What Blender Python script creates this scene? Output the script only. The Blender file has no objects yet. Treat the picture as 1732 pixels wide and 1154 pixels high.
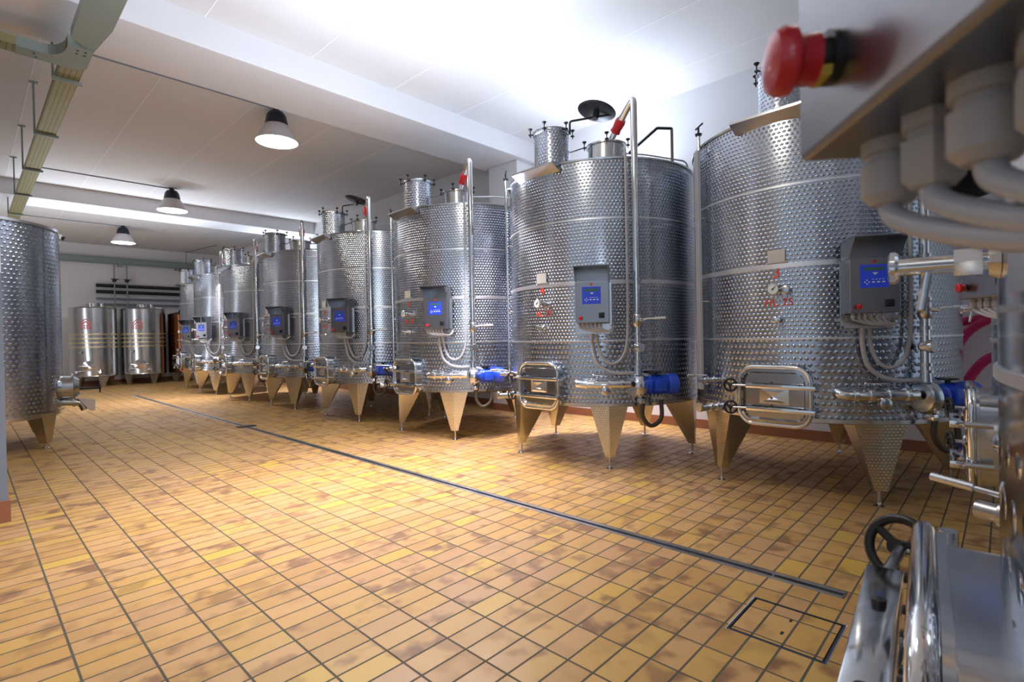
import bpy, bmesh, math, random
from mathutils import Vector, Matrix
PI = math.pi
S = bpy.context.scene
COL = S.collection
random.seed(7)

# ------------------------------------------------------------------ camera
YAW, PITCH, ROLL, FPX, CAMH = -0.811199774, -0.00906524816, 0.0202659363, 880.35, 1.4
cm = (Matrix.Rotation(YAW, 3, 'Z') @ Matrix.Rotation(PITCH, 3, 'X') @ Matrix.Rotation(ROLL, 3, 'Y'))
right, fwd, up = cm.col[0], cm.col[1], cm.col[2]
cd = bpy.data.cameras.new('camera')
cam = bpy.data.objects.new('camera', cd)
COL.objects.link(cam)
m4 = Matrix.Identity(4)
for i in range(3):
    m4[i][0], m4[i][1], m4[i][2] = right[i], up[i], -fwd[i]
m4[0][3], m4[1][3], m4[2][3] = 0, 0, CAMH
cam.matrix_world = m4
cd.sensor_width = 36
cd.sensor_fit = 'HORIZONTAL'
cd.lens = 36 * FPX / 1732
cd.clip_start = 0.02
cd.dof.use_dof = True
cd.dof.focus_distance = 5.0
cd.dof.aperture_fstop = 7
S.camera = cam

# ------------------------------------------------------------------ light, exposure
S.view_settings.view_transform = 'Standard'
S.view_settings.look = 'None'
S.view_settings.gamma = 1
S.view_settings.use_curve_mapping = False
S.view_settings.exposure = 0.0
W = bpy.data.worlds.new('world')
S.world = W
W.use_nodes = True
bg = W.node_tree.nodes['Background']
bg.inputs['Color'].default_value = (0.72, 0.84, 1.0, 1)
bg.inputs['Strength'].default_value = 0.55

def area(name, loc, target, sx, sy, power, col, spread=PI):
    l = bpy.data.lights.new(name, 'AREA')
    l.shape = 'RECTANGLE'; l.size = sx; l.size_y = sy
    l.energy = power; l.color = col; l.spread = spread
    o = bpy.data.objects.new(name, l)
    COL.objects.link(o)
    o.location = loc
    o.rotation_euler = (Vector(target) - Vector(loc)).to_track_quat('-Z', 'Y').to_euler()
    return o
WALLX, WALLY, CEIL = 7.4, 23.4, 4.95
# fluorescent battens on the right wall behind the row of tanks
area('wall_uplight', (7.0, 4.2, 3.5), (6.75, 4.2, 4.95), 0.4, 11, 390, (0.72, 0.83, 1.0), math.radians(160))
area('wall_uplight_far', (7.0, 15.8, 3.5), (6.6, 15.8, 4.95), 0.4, 12, 400, (0.76, 0.86, 1.0), math.radians(165))
# unseen upward fill, added to brighten the left and far ceiling
area('left_fill', (-3.4, 16.5, 3.2), (-2.2, 16.9, 4.95), 0.5, 12, 170, (0.88, 0.92, 1.0), math.radians(170))
area('wall_batten', (7.15, 4.5, 2.6), (6.8, 4.5, 0.0), 0.3, 11, 620, (1.0, 0.90, 0.97), math.radians(120))
area('wall_batten_far', (7.15, 15.0, 2.6), (6.8, 15.0, 0.0), 0.3, 9, 330, (1.0, 0.90, 0.97), math.radians(120))
# cool fill light added behind the camera, no known door there
area('cool_fill', (-3.5, -4.0, 2.6), (3.5, 4.0, 1.2), 3.0, 2.6, 110, (0.74, 0.86, 1.0))
# hanging lamps of the aisle that are behind the photographer
area('aisle_lamp_light', (1.2, 2.2, 4.4), (2.2, 3.6, 0), 0.6, 0.6, 40, (1.0, 0.9, 0.74))

# ------------------------------------------------------------------ materials
def mat(name, col=(0.8, 0.8, 0.8), rough=0.5, metal=0.0, emis=None, estr=0.0, coat=0.0):
    m = bpy.data.materials.new(name); m.use_nodes = True
    b = m.node_tree.nodes['Principled BSDF']
    b.inputs['Base Color'].default_value = (*col, 1)
    b.inputs['Roughness'].default_value = rough
    b.inputs['Metallic'].default_value = metal
    if coat: b.inputs['Coat Weight'].default_value = coat
    if emis:
        b.inputs['Emission Color'].default_value = (*emis, 1)
        b.inputs['Emission Strength'].default_value = estr
    return m
class NT:
    def __init__(s, m): s.t = m.node_tree; s.n = s.t.nodes; s.b = s.n['Principled BSDF']
    def node(s, typ, **k):
        n = s.n.new(typ)
        for a, v in k.items(): setattr(n, a, v)
        return n
    def link(s, a, b): s.t.links.new(a, b)
    def val(s, inp, v):
        if isinstance(v, (int, float)): inp.default_value = v
        else: s.link(v, inp)
    def math(s, op, a, b=0.0, c=0.0):
        n = s.node('ShaderNodeMath', operation=op)
        s.val(n.inputs[0], a); s.val(n.inputs[1], b); s.val(n.inputs[2], c)
        return n.outputs[0]
    def sstep(s, v, lo, hi, a=0.0, b=1.0):
        n = s.node('ShaderNodeMapRange', interpolation_type='SMOOTHSTEP')
        s.val(n.inputs[0], v)
        for i, x in enumerate((lo, hi, a, b)): n.inputs[i + 1].default_value = x
        return n.outputs[0]
    def noise(s, vec, scale, detail=3, rough=.5):
        n = s.node('ShaderNodeTexNoise'); s.link(vec, n.inputs['Vector'])
        n.inputs['Scale'].default_value = scale; n.inputs['Detail'].default_value = detail
        n.inputs['Roughness'].default_value = rough
        return n.outputs['Fac']
    def mix(s, f, a, b, mode='MIX'):
        n = s.node('ShaderNodeMix', data_type='RGBA', blend_type=mode)
        s.val(n.inputs[0], f)
        for i, v in ((6, a), (7, b)):
            if isinstance(v, tuple): n.inputs[i].default_value = (*v, 1)
            else: s.link(v, n.inputs[i])
        return n.outputs[2]

def steel(name, col=(0.62, 0.63, 0.65), rough=0.22, brushed=0.0):
    m = mat(name, col, rough, 1.0)
    k = NT(m)
    tc = k.node('ShaderNodeTexCoord')
    mp = k.node('ShaderNodeMapping'); k.link(tc.outputs['Object'], mp.inputs['Vector'])
    mp.inputs['Scale'].default_value = (3, 3, 3)
    f = k.noise(mp.outputs[0], 1, 2)
    k.link(k.sstep(f, .2, .8, rough * .9, rough * 1.15), k.b.inputs['Roughness'])
    return m

def dimpled(name, pu=0.050, pv=0.040, a=.38, b=.32, strength=.42, dist=.006, rough=.20, col=(0.47, 0.51, 0.58), zcut=None, zone=False):  # default colour tinted blue to imitate cool light on the steel
    m = mat(name, col, rough, 1.0)
    k = NT(m)
    uv = k.node('ShaderNodeUVMap', uv_map='UVMap')
    sp = k.node('ShaderNodeSeparateXYZ'); k.link(uv.outputs[0], sp.inputs[0])
    if zone:   # the courses of sheet are rolled with different dies: coarse below, fine above
        up = k.math('GREATER_THAN', sp.outputs[1], 1.335)
        pu = k.math('MULTIPLY_ADD', up, -.007, .047); pv = k.math('MULTIPLY_ADD', up, -.018, .052)
    v = k.math('DIVIDE', sp.outputs[1], pv)
    row = k.math('FLOOR', v)
    u = k.math('ADD', k.math('DIVIDE', sp.outputs[0], pu), k.math('MULTIPLY', k.math('MODULO', row, 2.0), .5))
    fx = k.math('DIVIDE', k.math('SUBTRACT', k.math('FRACT', u), .5), a)
    fy = k.math('DIVIDE', k.math('SUBTRACT', k.math('FRACT', v), .5), b)
    d = k.math('SQRT', k.math('ADD', k.math('MULTIPLY', fx, fx), k.math('MULTIPLY', fy, fy)))
    h = k.sstep(d, .1, 1.0, 1.0, 0.0)
    if zcut: h = k.math('MULTIPLY', h, k.sstep(sp.outputs[1], zcut - .01, zcut + .03, 1.0, 0.0))
    bp = k.node('ShaderNodeBump'); bp.inputs['Strength'].default_value = strength
    bp.inputs['Distance'].default_value = dist
    k.link(h, bp.inputs['Height'])
    # faint long-wave unevenness of the sheet
    tc = k.node('ShaderNodeTexCoord')
    f = k.noise(tc.outputs['Object'], 1.6, 2)
    b2 = k.node('ShaderNodeBump'); b2.inputs['Strength'].default_value = .10; b2.inputs['Distance'].default_value = .03
    k.link(f, b2.inputs['Height']); k.link(b2.outputs[0], bp.inputs['Normal'])
    k.link(bp.outputs[0], k.b.inputs['Normal'])
    f2 = k.noise(tc.outputs['Object'], 1.2, 2)
    k.link(k.sstep(f2, .2, .8, rough * .92, rough * 1.12), k.b.inputs['Roughness'])
    return m

M = {}
M['dimple'] = dimpled('dimpled_stainless', a=.42, b=.33, strength=.7, dist=.006, zone=True)
M['dimple_tall'] = dimpled('dimpled_stainless_large', pu=.066, pv=.056, strength=.5)
M['dimple_near'] = dimpled('dimpled_stainless_polished', pu=.060, pv=.075, a=.30, b=.30, strength=.9, dist=.012, rough=.12, zcut=1.22)
M['dimple_leg'] = dimpled('dimpled_leg_sheet', pu=.030, pv=.024, strength=.28, dist=.004, rough=.20, col=(.68, .63, .52))  # golden tint stands in for the floor's reflection
M['steel'] = steel('stainless_plain')
M['steel_brushed'] = steel('stainless_brushed', (.62, .66, .72), rough=.20)
M['polished'] = steel('stainless_polished', (0.78, 0.79, 0.80), .10)
M['box_steel'] = steel('cabinet_steel', (0.30, 0.31, 0.34), .28)
M['rail'] = steel('drain_rail_steel', (.60, .61, .63), .32)
M['grate'] = mat('dark_grate', (.05, .06, .09), .4, .5)
M['weld'] = steel('bright_weld_band', (.86, .87, .90), .38)
M['channel'] = mat('light_grey_channel', (.50, .52, .55), .45, .3)
M['door_steel'] = steel('door_sheet', (.42, .44, .48), .12)
M['black'] = mat('black_plastic', (.012, .012, .014), .35)
M['rubber'] = mat('dark_rubber', (.05, .035, .02), .5)
M['red'] = mat('red_plastic', (.55, .012, .02), .3, coat=.3)
M['orange'] = mat('orange_red_plastic', (.8, .09, .04), .35)
M['redpaint'] = mat('red_stencil_paint', (.75, .07, .04), .5)
M['pinkpaint'] = mat('red_decal_print', (.55, .10, .13), .5)
M['blue'] = mat('blue_motor_paint', (.012, .07, .62), .3, coat=.3)
M['key'] = mat('blue_keypad', (.02, .06, .55), .4, emis=(.02, .06, .8), estr=.15)
M['lcd'] = mat('lcd_window', (.05, .16, .14), .2)
M['white'] = mat('white_print', (.8, .85, .9), .5)
M['plaque'] = mat('pale_plaque', (.62, .62, .60), .5)
M['cable'] = mat('grey_cable', (.42, .43, .46), .35)
M['gland'] = mat('grey_gland', (.40, .39, .39), .5)
M['yellow'] = mat('yellow_plastic', (.5, .36, .05), .5)
M['galv'] = mat('galvanised_tray', (.27, .33, .30), .45, .5)
def perforated():
    m = mat('perforated_tray_sheet', (.34, .32, .17), .45, .85)  # olive base colour includes the bounce from the yellow floor
    k = NT(m)
    tc = k.node('ShaderNodeTexCoord'); sp = k.node('ShaderNodeSeparateXYZ'); k.link(tc.outputs['Object'], sp.inputs[0])
    def cell(a, p, w):
        f = k.math('FRACT', k.math('DIVIDE', a, p)); return k.math('LESS_THAN', k.math('ABSOLUTE', k.math('SUBTRACT', f, .5)), w)
    def holes(a, b, pa, wa, pb, wb): return k.math('MULTIPLY', cell(a, pa, wa), cell(b, pb, wb))
    h = k.math('MAXIMUM', holes(sp.outputs[1], sp.outputs[0], .05, .25, .045, .09), holes(sp.outputs[1], sp.outputs[2], .07, .2, .035, .12))
    k.link(k.mix(h, (.34, .32, .17), (.04, .04, .02)), k.b.inputs['Base Color'])
    return m
M['perf'] = perforated()
M['rope'] = mat('magenta_hose', (.60, .02, .13), .4)
M['lampcap'] = mat('black_lamp_housing', (.008, .012, .03), .35)
M['reflector'] = mat('grey_lamp_reflector', (.62, .58, .60), .45)
M['lens'] = mat('glowing_lamp_glass', (1, 1, 1), .3, emis=(1, .97, .9), estr=14)
M['darkpipe'] = mat('black_wall_pipe', (.01, .012, .02), .4)
M['bluepipe'] = mat('grey_blue_wall_pipe', (.20, .24, .30), .45)
M['brown_reflect'] = mat('brown_reflection_steel', (.15, .055, .025), .2, 1.0)  # stainless tank, its rusty reflection put into the base colour
M['golden'] = steel('golden_rib', (.90, .80, .55), .35)

def tilemat():
    m = mat('ochre_quarry_tiles', rough=.35)
    k = NT(m)
    tc = k.node('ShaderNodeTexCoord')
    sp = k.node('ShaderNodeSeparateXYZ'); k.link(tc.outputs['Object'], sp.inputs[0])
    TX, TY, X0, Y0 = .24247, .12949, 1.7642, 1.3814
    u = k.math('DIVIDE', k.math('SUBTRACT', sp.outputs[0], X0), TX)
    v = k.math('DIVIDE', k.math('SUBTRACT', sp.outputs[1], Y0), TY)
    iu, iv = k.math('FLOOR', u), k.math('FLOOR', v)
    fu, fv = k.math('FRACT', u), k.math('FRACT', v)
    du = k.math('MULTIPLY', k.math('MINIMUM', fu, k.math('SUBTRACT', 1.0, fu)), TX)
    dv = k.math('MULTIPLY', k.math('MINIMUM', fv, k.math('SUBTRACT', 1.0, fv)), TY)
    tcv = k.node('ShaderNodeVectorMath', operation='ADD')
    g = k.math('MINIMUM', du, dv)
    grout = k.sstep(g, .0040, .0060, 1.0, 0.0)
    cb = k.node('ShaderNodeCombineXYZ'); k.link(iu, cb.inputs[0]); k.link(iv, cb.inputs[1])
    wn = k.node('ShaderNodeTexWhiteNoise'); k.link(cb.outputs[0], wn.inputs['Vector'])
    r1 = wn.outputs['Value']
    ws = k.node('ShaderNodeSeparateXYZ'); k.link(wn.outputs['Color'], ws.inputs[0])
    base = k.node('ShaderNodeValToRGB'); k.link(r1, base.inputs[0])
    e = base.color_ramp.elements
    e[0].position = 0; e[0].color = (.43, .245, .078, 1)
    e[1].position = 1; e[1].color = (.55, .355, .06, 1)
    for p, c in ((.3, (.50, .30, .082, 1)), (.55, (.51, .305, .115, 1)), (.8, (.45, .265, .115, 1))):
        x = base.color_ramp.elements.new(p); x.color = c
    # flamed darker clouds, different on each tile
    off = k.node('ShaderNodeVectorMath', operation='MULTIPLY_ADD')
    k.link(wn.outputs['Color'], off.inputs[0]); off.inputs[1].default_value = (7, 7, 7)
    k.link(tc.outputs['Object'], off.inputs[2])
    cl = k.noise(off.outputs[0], 6.0, 2, .5)
    cl2 = k.sstep(cl, .47, .68)
    amt = k.math('MULTIPLY', cl2, k.sstep(ws.outputs[1], .15, .8, .25, 1.0))
    c1 = k.mix(amt, base.outputs[0], (.19, .095, .042))
    big = k.noise(tc.outputs['Object'], .8, 3)
    c1 = k.mix(k.sstep(big, .4, .7, 0.0, .25), c1, (.50, .29, .17))
    fine = k.noise(tc.outputs['Object'], 90, 2)
    c1 = k.mix(k.sstep(fine, .3, .7, 0, .12), c1, (.3, .2, .08))
    gn = k.noise(tc.outputs['Object'], 3.0, 3)
    gcol = k.mix(gn, (.055, .045, .025), (.12, .11, .08))
    k.link(k.mix(grout, c1, gcol), k.b.inputs['Base Color'])
    k.link(k.math('ADD', k.math('MULTIPLY', grout, .4), k.sstep(cl, .3, .7, .38, .50)), k.b.inputs['Roughness'])
    k.b.inputs['Specular IOR Level'].default_value = .35
    bp = k.node('ShaderNodeBump'); bp.inputs['Strength'].default_value = .5; bp.inputs['Distance'].default_value = .004
    hh = k.math('SUBTRACT', k.math('MULTIPLY', cl, .25), grout)
    k.link(hh, bp.inputs['Height']); k.link(bp.outputs[0], k.b.inputs['Normal'])
    return m
M['tile'] = tilemat()

def plaster(name, col, sc=30, st=.15):
    m = mat(name, col, .85)
    k = NT(m)
    tc = k.node('ShaderNodeTexCoord')
    f = k.noise(tc.outputs['Object'], sc, 4)
    f2 = k.noise(tc.outputs['Object'], .7, 3)
    c = k.mix(k.sstep(f2, .35, .7, 0, .25), col, tuple(x * .88 for x in col))
    k.link(c, k.b.inputs['Base Color'])
    bp = k.node('ShaderNodeBump'); bp.inputs['Strength'].default_value = st; bp.inputs['Distance'].default_value = .004
    k.link(f, bp.inputs['Height']); k.link(bp.outputs[0], k.b.inputs['Normal'])
    return m
M['wall'] = plaster('white_plaster', (.78, .78, .80))
M['ceil'] = plaster('white_ceiling_board', (.74, .73, .73), 60, .08)
M['beam'] = plaster('white_beam_paint', (.76, .76, .78), 30, .08)
M['groove'] = mat('ceiling_joint_white', (.9, .9, .92), .8)
M['pillar_grey'] = plaster('grey_wall_paint', (.20, .24, .30))
M['skirt'] = mat('brown_skirting_tile', (.30, .12, .06), .4)

# ------------------------------------------------------------------ mesh helpers
def obj(name, bm, m, parent=None, smooth=True, auto=40):
    me = bpy.data.meshes.new(name)
    bmesh.ops.recalc_face_normals(bm, faces=bm.faces)
    if smooth:
        for f in bm.faces: f.smooth = True
        for e in bm.edges:
            if len(e.link_faces) == 2 and e.calc_face_angle(0) > math.radians(auto): e.smooth = False
    bm.to_mesh(me); bm.free()
    for x in (m if isinstance(m, (list, tuple)) else [m]): me.materials.append(x)
    o = bpy.data.objects.new(name, me)
    COL.objects.link(o)
    if parent: o.parent = parent
    return o
def empty(name, loc=(0, 0, 0), rz=0):
    o = bpy.data.objects.new(name, None); COL.objects.link(o)
    o.location = loc; o.rotation_euler = (0, 0, rz)
    o.empty_display_size = .2
    return o
def tag(o, label=None, cat=None, group=None, kind=None):
    for k, v in (('label', label), ('category', cat), ('group', group), ('kind', kind)):
        if v: o[k] = v
    return o
def struct(o): o['kind'] = 'structure'; return o
def box(bm, c, s, rot=None, bevel=0.0, seg=2):
    r = bmesh.ops.create_cube(bm, size=1)
    vs = r['verts']
    mt = Matrix.Translation(Vector(c)) @ (rot.to_4x4() if rot else Matrix.Identity(4)) @ Matrix.Diagonal((*s, 1))
    bmesh.ops.transform(bm, matrix=mt, verts=vs)
    if bevel:
        es = list({e for v in vs for e in v.link_edges})
        bmesh.ops.bevel(bm, geom=es, offset=bevel, segments=seg, affect='EDGES', profile=.5)
def frame_of(d):
    d = Vector(d).normalized()
    a = Vector((0, 0, 1)) if abs(d.z) < .95 else Vector((1, 0, 0))
    x = a.cross(d).normalized()
    return x, d.cross(x), d
def cyl(bm, p, q, r, r2=None, n=20, caps=True):
    p, q = Vector(p), Vector(q)
    x, y, d = frame_of(q - p)
    r2 = r if r2 is None else r2
    A = [bm.verts.new(p + (x * math.cos(t) + y * math.sin(t)) * r) for t in [2 * PI * i / n for i in range(n)]]
    B = [bm.verts.new(q + (x * math.cos(t) + y * math.sin(t)) * r2) for t in [2 * PI * i / n for i in range(n)]]
    for i in range(n): bm.faces.new((A[i], A[(i + 1) % n], B[(i + 1) % n], B[i]))
    if caps: bm.faces.new(A[::-1]); bm.faces.new(B)
def turned(bm, p, d, prof, n=24):
    """solid of revolution about the axis p + t d; prof = [(t, r), ...]"""
    x, y, d = frame_of(d); p = Vector(p)
    rings = []
    for t, r in prof:
        rings.append([bm.verts.new(p + d * t + (x * math.cos(2 * PI * i / n) + y * math.sin(2 * PI * i / n)) * max(r, 1e-4)) for i in range(n)])
    for a, b in zip(rings, rings[1:]):
        for i in range(n): bm.faces.new((a[i], a[(i + 1) % n], b[(i + 1) % n], b[i]))
    bm.faces.new(rings[0][::-1]); bm.faces.new(rings[-1])
def smooth_path(pts, rad=None, n=6, closed=False):
    """round the corners of a polyline"""
    pts = [Vector(p) for p in pts]
    if rad is None: rad = .05
    out = []
    N = len(pts)
    for i, p in enumerate(pts):
        if not closed and i in (0, N - 1): out.append(p); continue
        a, b = pts[i - 1], pts[(i + 1) % N]
        r = min(rad, (a - p).length * .49, (b - p).length * .49)
        s, e = p + (a - p).normalized() * r, p + (b - p).normalized() * r
        for j in range(n + 1):
            t = j / n
            out.append(s * (1 - t) ** 2 + p * 2 * t * (1 - t) + e * t * t)
    return out
def spline(pts, n=8):
    pts = [Vector(p) for p in pts]
    P = [pts[0] * 2 - pts[1]] + pts + [pts[-1] * 2 - pts[-2]]
    out = []
    for i in range(1, len(P) - 2):
        for j in range(n):
            t = j / n
            a, b, c, d = P[i - 1], P[i], P[i + 1], P[i + 2]
            out.append(.5 * ((2 * b) + (c - a) * t + (2 * a - 5 * b + 4 * c - d) * t * t + (3 * b - a - 3 * c + d) * t ** 3))
    out.append(pts[-1])
    return out
def tube(bm, pts, r, n=12, closed=False, caps=True):
    pts = [Vector(p) for p in pts]
    N = len(pts); rings = []
    nx = None
    for i, p in enumerate(pts):
        if closed: d = pts[(i + 1) % N] - pts[i - 1]
        else: d = pts[min(i + 1, N - 1)] - pts[max(i - 1, 0)]
        if d.length < 1e-9: d = Vector((0, 0, 1))
        d.normalize()
        if nx is None: nx, ny, _ = frame_of(d)
        else:
            nx = (nx - d * nx.dot(d)).normalized(); ny = d.cross(nx)
        rr = r(i / (N - 1)) if callable(r) else r
        rings.append([bm.verts.new(p + (nx * math.cos(2 * PI * k / n) + ny * math.sin(2 * PI * k / n)) * rr) for k in range(n)])
    pr = list(zip(rings, rings[1:])) + ([(rings[-1], rings[0])] if closed else [])
    for a, b in pr:
        for k in range(n): bm.faces.new((a[k], a[(k + 1) % n], b[(k + 1) % n], b[k]))
    if not closed and caps: bm.faces.new(rings[0][::-1]); bm.faces.new(rings[-1])
def lathe(bm, prof, n=96, a0=0, a1=2 * PI, center=(0, 0)):
    """about z, with a metric UV map: prof = [(r, z), ...]"""
    uv = bm.loops.layers.uv.get('UVMap') or bm.loops.layers.uv.new('UVMap')
    full = abs(a1 - a0 - 2 * PI) < 1e-6
    m = n if full else n + 1
    rings = []
    for r, z in prof:
        rings.append([bm.verts.new((center[0] + r * math.cos(a0 + (a1 - a0) * i / n), center[1] + r * math.sin(a0 + (a1 - a0) * i / n), z)) for i in range(m)])
    R = max(p[0] for p in prof)
    L = [0]
    for p, q in zip(prof, prof[1:]): L.append(L[-1] + math.hypot(p[0] - q[0], p[1] - q[1]))
    for j, (a, b) in enumerate(zip(rings, rings[1:])):
        for i in range(n):
            f = bm.faces.new((a[i], a[(i + 1) % m], b[(i + 1) % m], b[i]))
            us = (R * (a1 - a0) * i / n, R * (a1 - a0) * (i + 1) / n)
            vv = (prof[0][1] + L[j], prof[0][1] + L[j + 1])
            for lp, (U, V) in zip(f.loops, ((us[0], vv[0]), (us[1], vv[0]), (us[1], vv[1]), (us[0], vv[1]))): lp[uv].uv = (U, V)
def rrect(w, h, r, n=6):
    out = []
    for cx, cy, a in ((w / 2 - r, h / 2 - r, 0), (-w / 2 + r, h / 2 - r, 90), (-w / 2 + r, -h / 2 + r, 180), (w / 2 - r, -h / 2 + r, 270)):
        for i in range(n + 1):
            t = math.radians(a + 90 * i / n)
            out.append((cx + r * math.cos(t), cy + r * math.sin(t)))
    return out
class Fr:
    """local frame on a tank: P(t, n, z) with t the anticlockwise tangent, n outward from radius r0"""
    def __init__(s, ang, r0, z0=0):
        a = math.radians(ang)
        s.n = Vector((math.cos(a), math.sin(a), 0)); s.t = Vector((-math.sin(a), math.cos(a), 0)); s.z = Vector((0, 0, 1))
        s.o = s.n * r0 + s.z * z0
        s.rot = Matrix((s.t, s.n, s.z)).transposed()
    def __call__(s, t, n, z): return s.o + s.t * t + s.n * n + s.z * z
def sheet(bm, pts, v):
    """closed prism: polygon pts extruded by vector v"""
    a = [bm.verts.new(p) for p in pts]; b = [bm.verts.new(Vector(p) + v) for p in pts]
    n = len(pts)
    bm.faces.new(a[::-1]); bm.faces.new(b)
    for i in range(n): bm.faces.new((a[i], a[(i + 1) % n], b[(i + 1) % n], b[i]))
def text_mesh(s, size):
    cu = bpy.data.curves.new('txt', 'FONT'); cu.body = s; cu.size = size
    cu.align_x = 'CENTER'; cu.align_y = 'CENTER'; cu.extrude = .0006; cu.offset = size * .012
    o = bpy.data.objects.new('txt', cu); COL.objects.link(o)
    dg = bpy.context.evaluated_depsgraph_get()
    me = bpy.data.meshes.new_from_object(o.evaluated_get(dg))
    bpy.data.objects.remove(o); bpy.data.curves.remove(cu)
    return me
def wrap_text(name, s, size, ang, r, z, m, parent):
    me = text_mesh(s, size)
    for v in me.vertices:
        x, y, d = v.co
        a = math.radians(ang) + x / r
        rr = r + .0015 + d
        v.co = (rr * math.cos(a), rr * math.sin(a), z + y)
    me.materials.clear(); me.materials.append(m)
    o = bpy.data.objects.new(name, me); COL.objects.link(o); o.parent = parent
    return o
def flat_text(name, s, size, fr, t, n, z, m, parent):
    me = text_mesh(s, size)
    for v in me.vertices:
        x, y, d = v.co
        v.co = fr(t + x, n + d, z + y)
    me.materials.clear(); me.materials.append(m)
    o = bpy.data.objects.new(name, me); COL.objects.link(o); o.parent = parent
    return o
def children(o): return [c for c in bpy.data.objects if c.parent == o]
def copy_tree(o, parent=None, skip=()):
    c = o.copy(); COL.objects.link(c); c.parent = parent
    for ch in KIDS[o.name]:
        if ch.name.split('.')[0] in skip: continue
        copy_tree(ch, c)
    return c
KIDS = {}
def index_kids():
    KIDS.clear()
    for o in bpy.data.objects: KIDS[o.name] = []
    for o in bpy.data.objects:
        if o.parent: KIDS[o.parent.name].append(o)

# ------------------------------------------------------------------ the room
bm = bmesh.new(); HX0, HX1, HY0, HY1 = 2.457, 2.843, .560, .972
def rect(bm, x0, x1, y0, y1, z):
    bm.faces.new([bm.verts.new(p) for p in ((x0, y0, z), (x1, y0, z), (x1, y1, z), (x0, y1, z))])
FX0, FX1, FY0, FY1 = -4.0, WALLX, -6.0, WALLY
DX0, DX1 = 3.115, 3.210
DY0, DY1 = .632, 17.4
# floor laid around the drain channel and the manhole
g = .004
rect(bm, FX0, HX0 - g, FY0, FY1, 0)
rect(bm, HX0 - g, HX1 + g, FY0, HY0 - g, 0)
rect(bm, HX0 - g, HX1 + g, HY1 + g, FY1, 0)
rect(bm, HX1 + g, DX0, FY0, FY1, 0)
rect(bm, DX0, DX1, FY0, DY0, 0)
rect(bm, DX0, DX1, DY1, FY1, 0)
rect(bm, DX1, FX1, FY0, FY1, 0)
f = struct(obj('floor', bm, M['tile'], smooth=False))
def block(name, x0, x1, y0, y1, z0, z1, m, parent=None, bevel=0):
    bm = bmesh.new(); box(bm, ((x0 + x1) / 2, (y0 + y1) / 2, (z0 + z1) / 2), (x1 - x0, y1 - y0, z1 - z0), bevel=bevel)
    return obj(name, bm, m, parent, smooth=False)
struct(block('wall_right', WALLX, WALLX + .2, -6, WALLY + .2, -.1, CEIL + .2, M['wall']))
struct(block('wall_back', -4, WALLX, WALLY, WALLY + .2, -.1, CEIL + .2, M['wall']))
struct(block('wall_left', -4.2, -4, 4, WALLY + .2, -.1, CEIL + .2, M['wall']))
struct(block('ceiling', -4, WALLX, -6, WALLY, CEIL, CEIL + .2, M['ceil']))
for i, x in enumerate((-.52, .68, 1.88, 3.08, 4.28, 5.48, 6.68)):
    struct(block('trim_%d' % (i + 1), x - .007, x + .007, -6, WALLY, CEIL - .003, CEIL + .01, M['groove']))
for i, y in enumerate((6.3, 15.2)):
    struct(block('trim_%d' % (i + 20), -4, WALLX, y, y + 1.0, 4.61, CEIL + .05, M['beam'], bevel=.012))
# concrete pilaster under the first beam
struct(block('wall_pilaster', 6.98, WALLX + .01, 6.42, 7.15, 0, 4.605, M['wall']))
struct(block('baseboard_right', WALLX - .015, WALLX, -6, WALLY, 0, .13, M['skirt']))
struct(block('baseboard_back', -4, WALLX - .02, WALLY - .015, WALLY, 0, .13, M['skirt']))
struct(block('baseboard_pilaster', 6.965, WALLX - .02, 6.40, 7.17, 0, .13, M['skirt']))
# pillar at the left edge
struct(block('wall_left_pillar', -.9, .215, 5.8, 6.25, 1.99, CEIL, M['beam']))
struct(block('wall_left_pillar_dado', -.9, .217, 5.798, 6.252, .17, 1.99, M['pillar_grey']))
struct(block('baseboard_left_pillar', -.92, .232, 5.785, 6.265, 0, .17, M['skirt']))

# ------------------------------------------------------------------ drain channel and manhole
dr = empty('drain_channel', ((DX0 + DX1) / 2, (DY0 + DY1) / 2, 0))
tag(dr, 'long narrow steel slot drain running along the middle of the tiled aisle floor', 'drain')
def rel(o, e): o.location = -Vector(e.location); return o
for x0, x1 in ((DX0, DX0 + .031), (DX1 - .031, DX1)):
    rel(block('rail', x0, x1, DY0, DY1, -.03, .003, M['rail'], dr), dr)
rel(block('channel_bed', DX0 + .031, DX1 - .031, DY0, DY1, -.045, -.03, M['black'], dr), dr)
bm = bmesh.new()
y = DY0 + .35
while y < DY1:
    box(bm, ((DX0 + DX1) / 2, y, -.008), (.04, .008, .01)); y += .5
rel(obj('crossbars', bm, M['steel'], dr, smooth=False), dr)
rel(block('end_plate', DX0, DX1, DY0 - .008, DY0, -.04, .003, M['steel'], dr), dr)
gt = block('drain_grate', 3.04, 3.31, 9.02, 9.16, .0035, .014, M['grate'])
tag(gt, 'small dark square sump grate set across the long floor drain', 'drain cover')
mh = empty('manhole_cover', ((HX0 + HX1) / 2, (HY0 + HY1) / 2, 0))
tag(mh, 'rectangular tiled manhole cover with dark steel frame in the floor near the drain end', 'manhole cover')
w = .009
rel(block('lid', HX0 + .016, HX1 - .016, HY0 + .016, HY1 - .016, -.03, 0.0, M['tile'], mh), mh).data
lid = KID = [o for o in bpy.data.objects if o.name == 'lid'][0]
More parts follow.
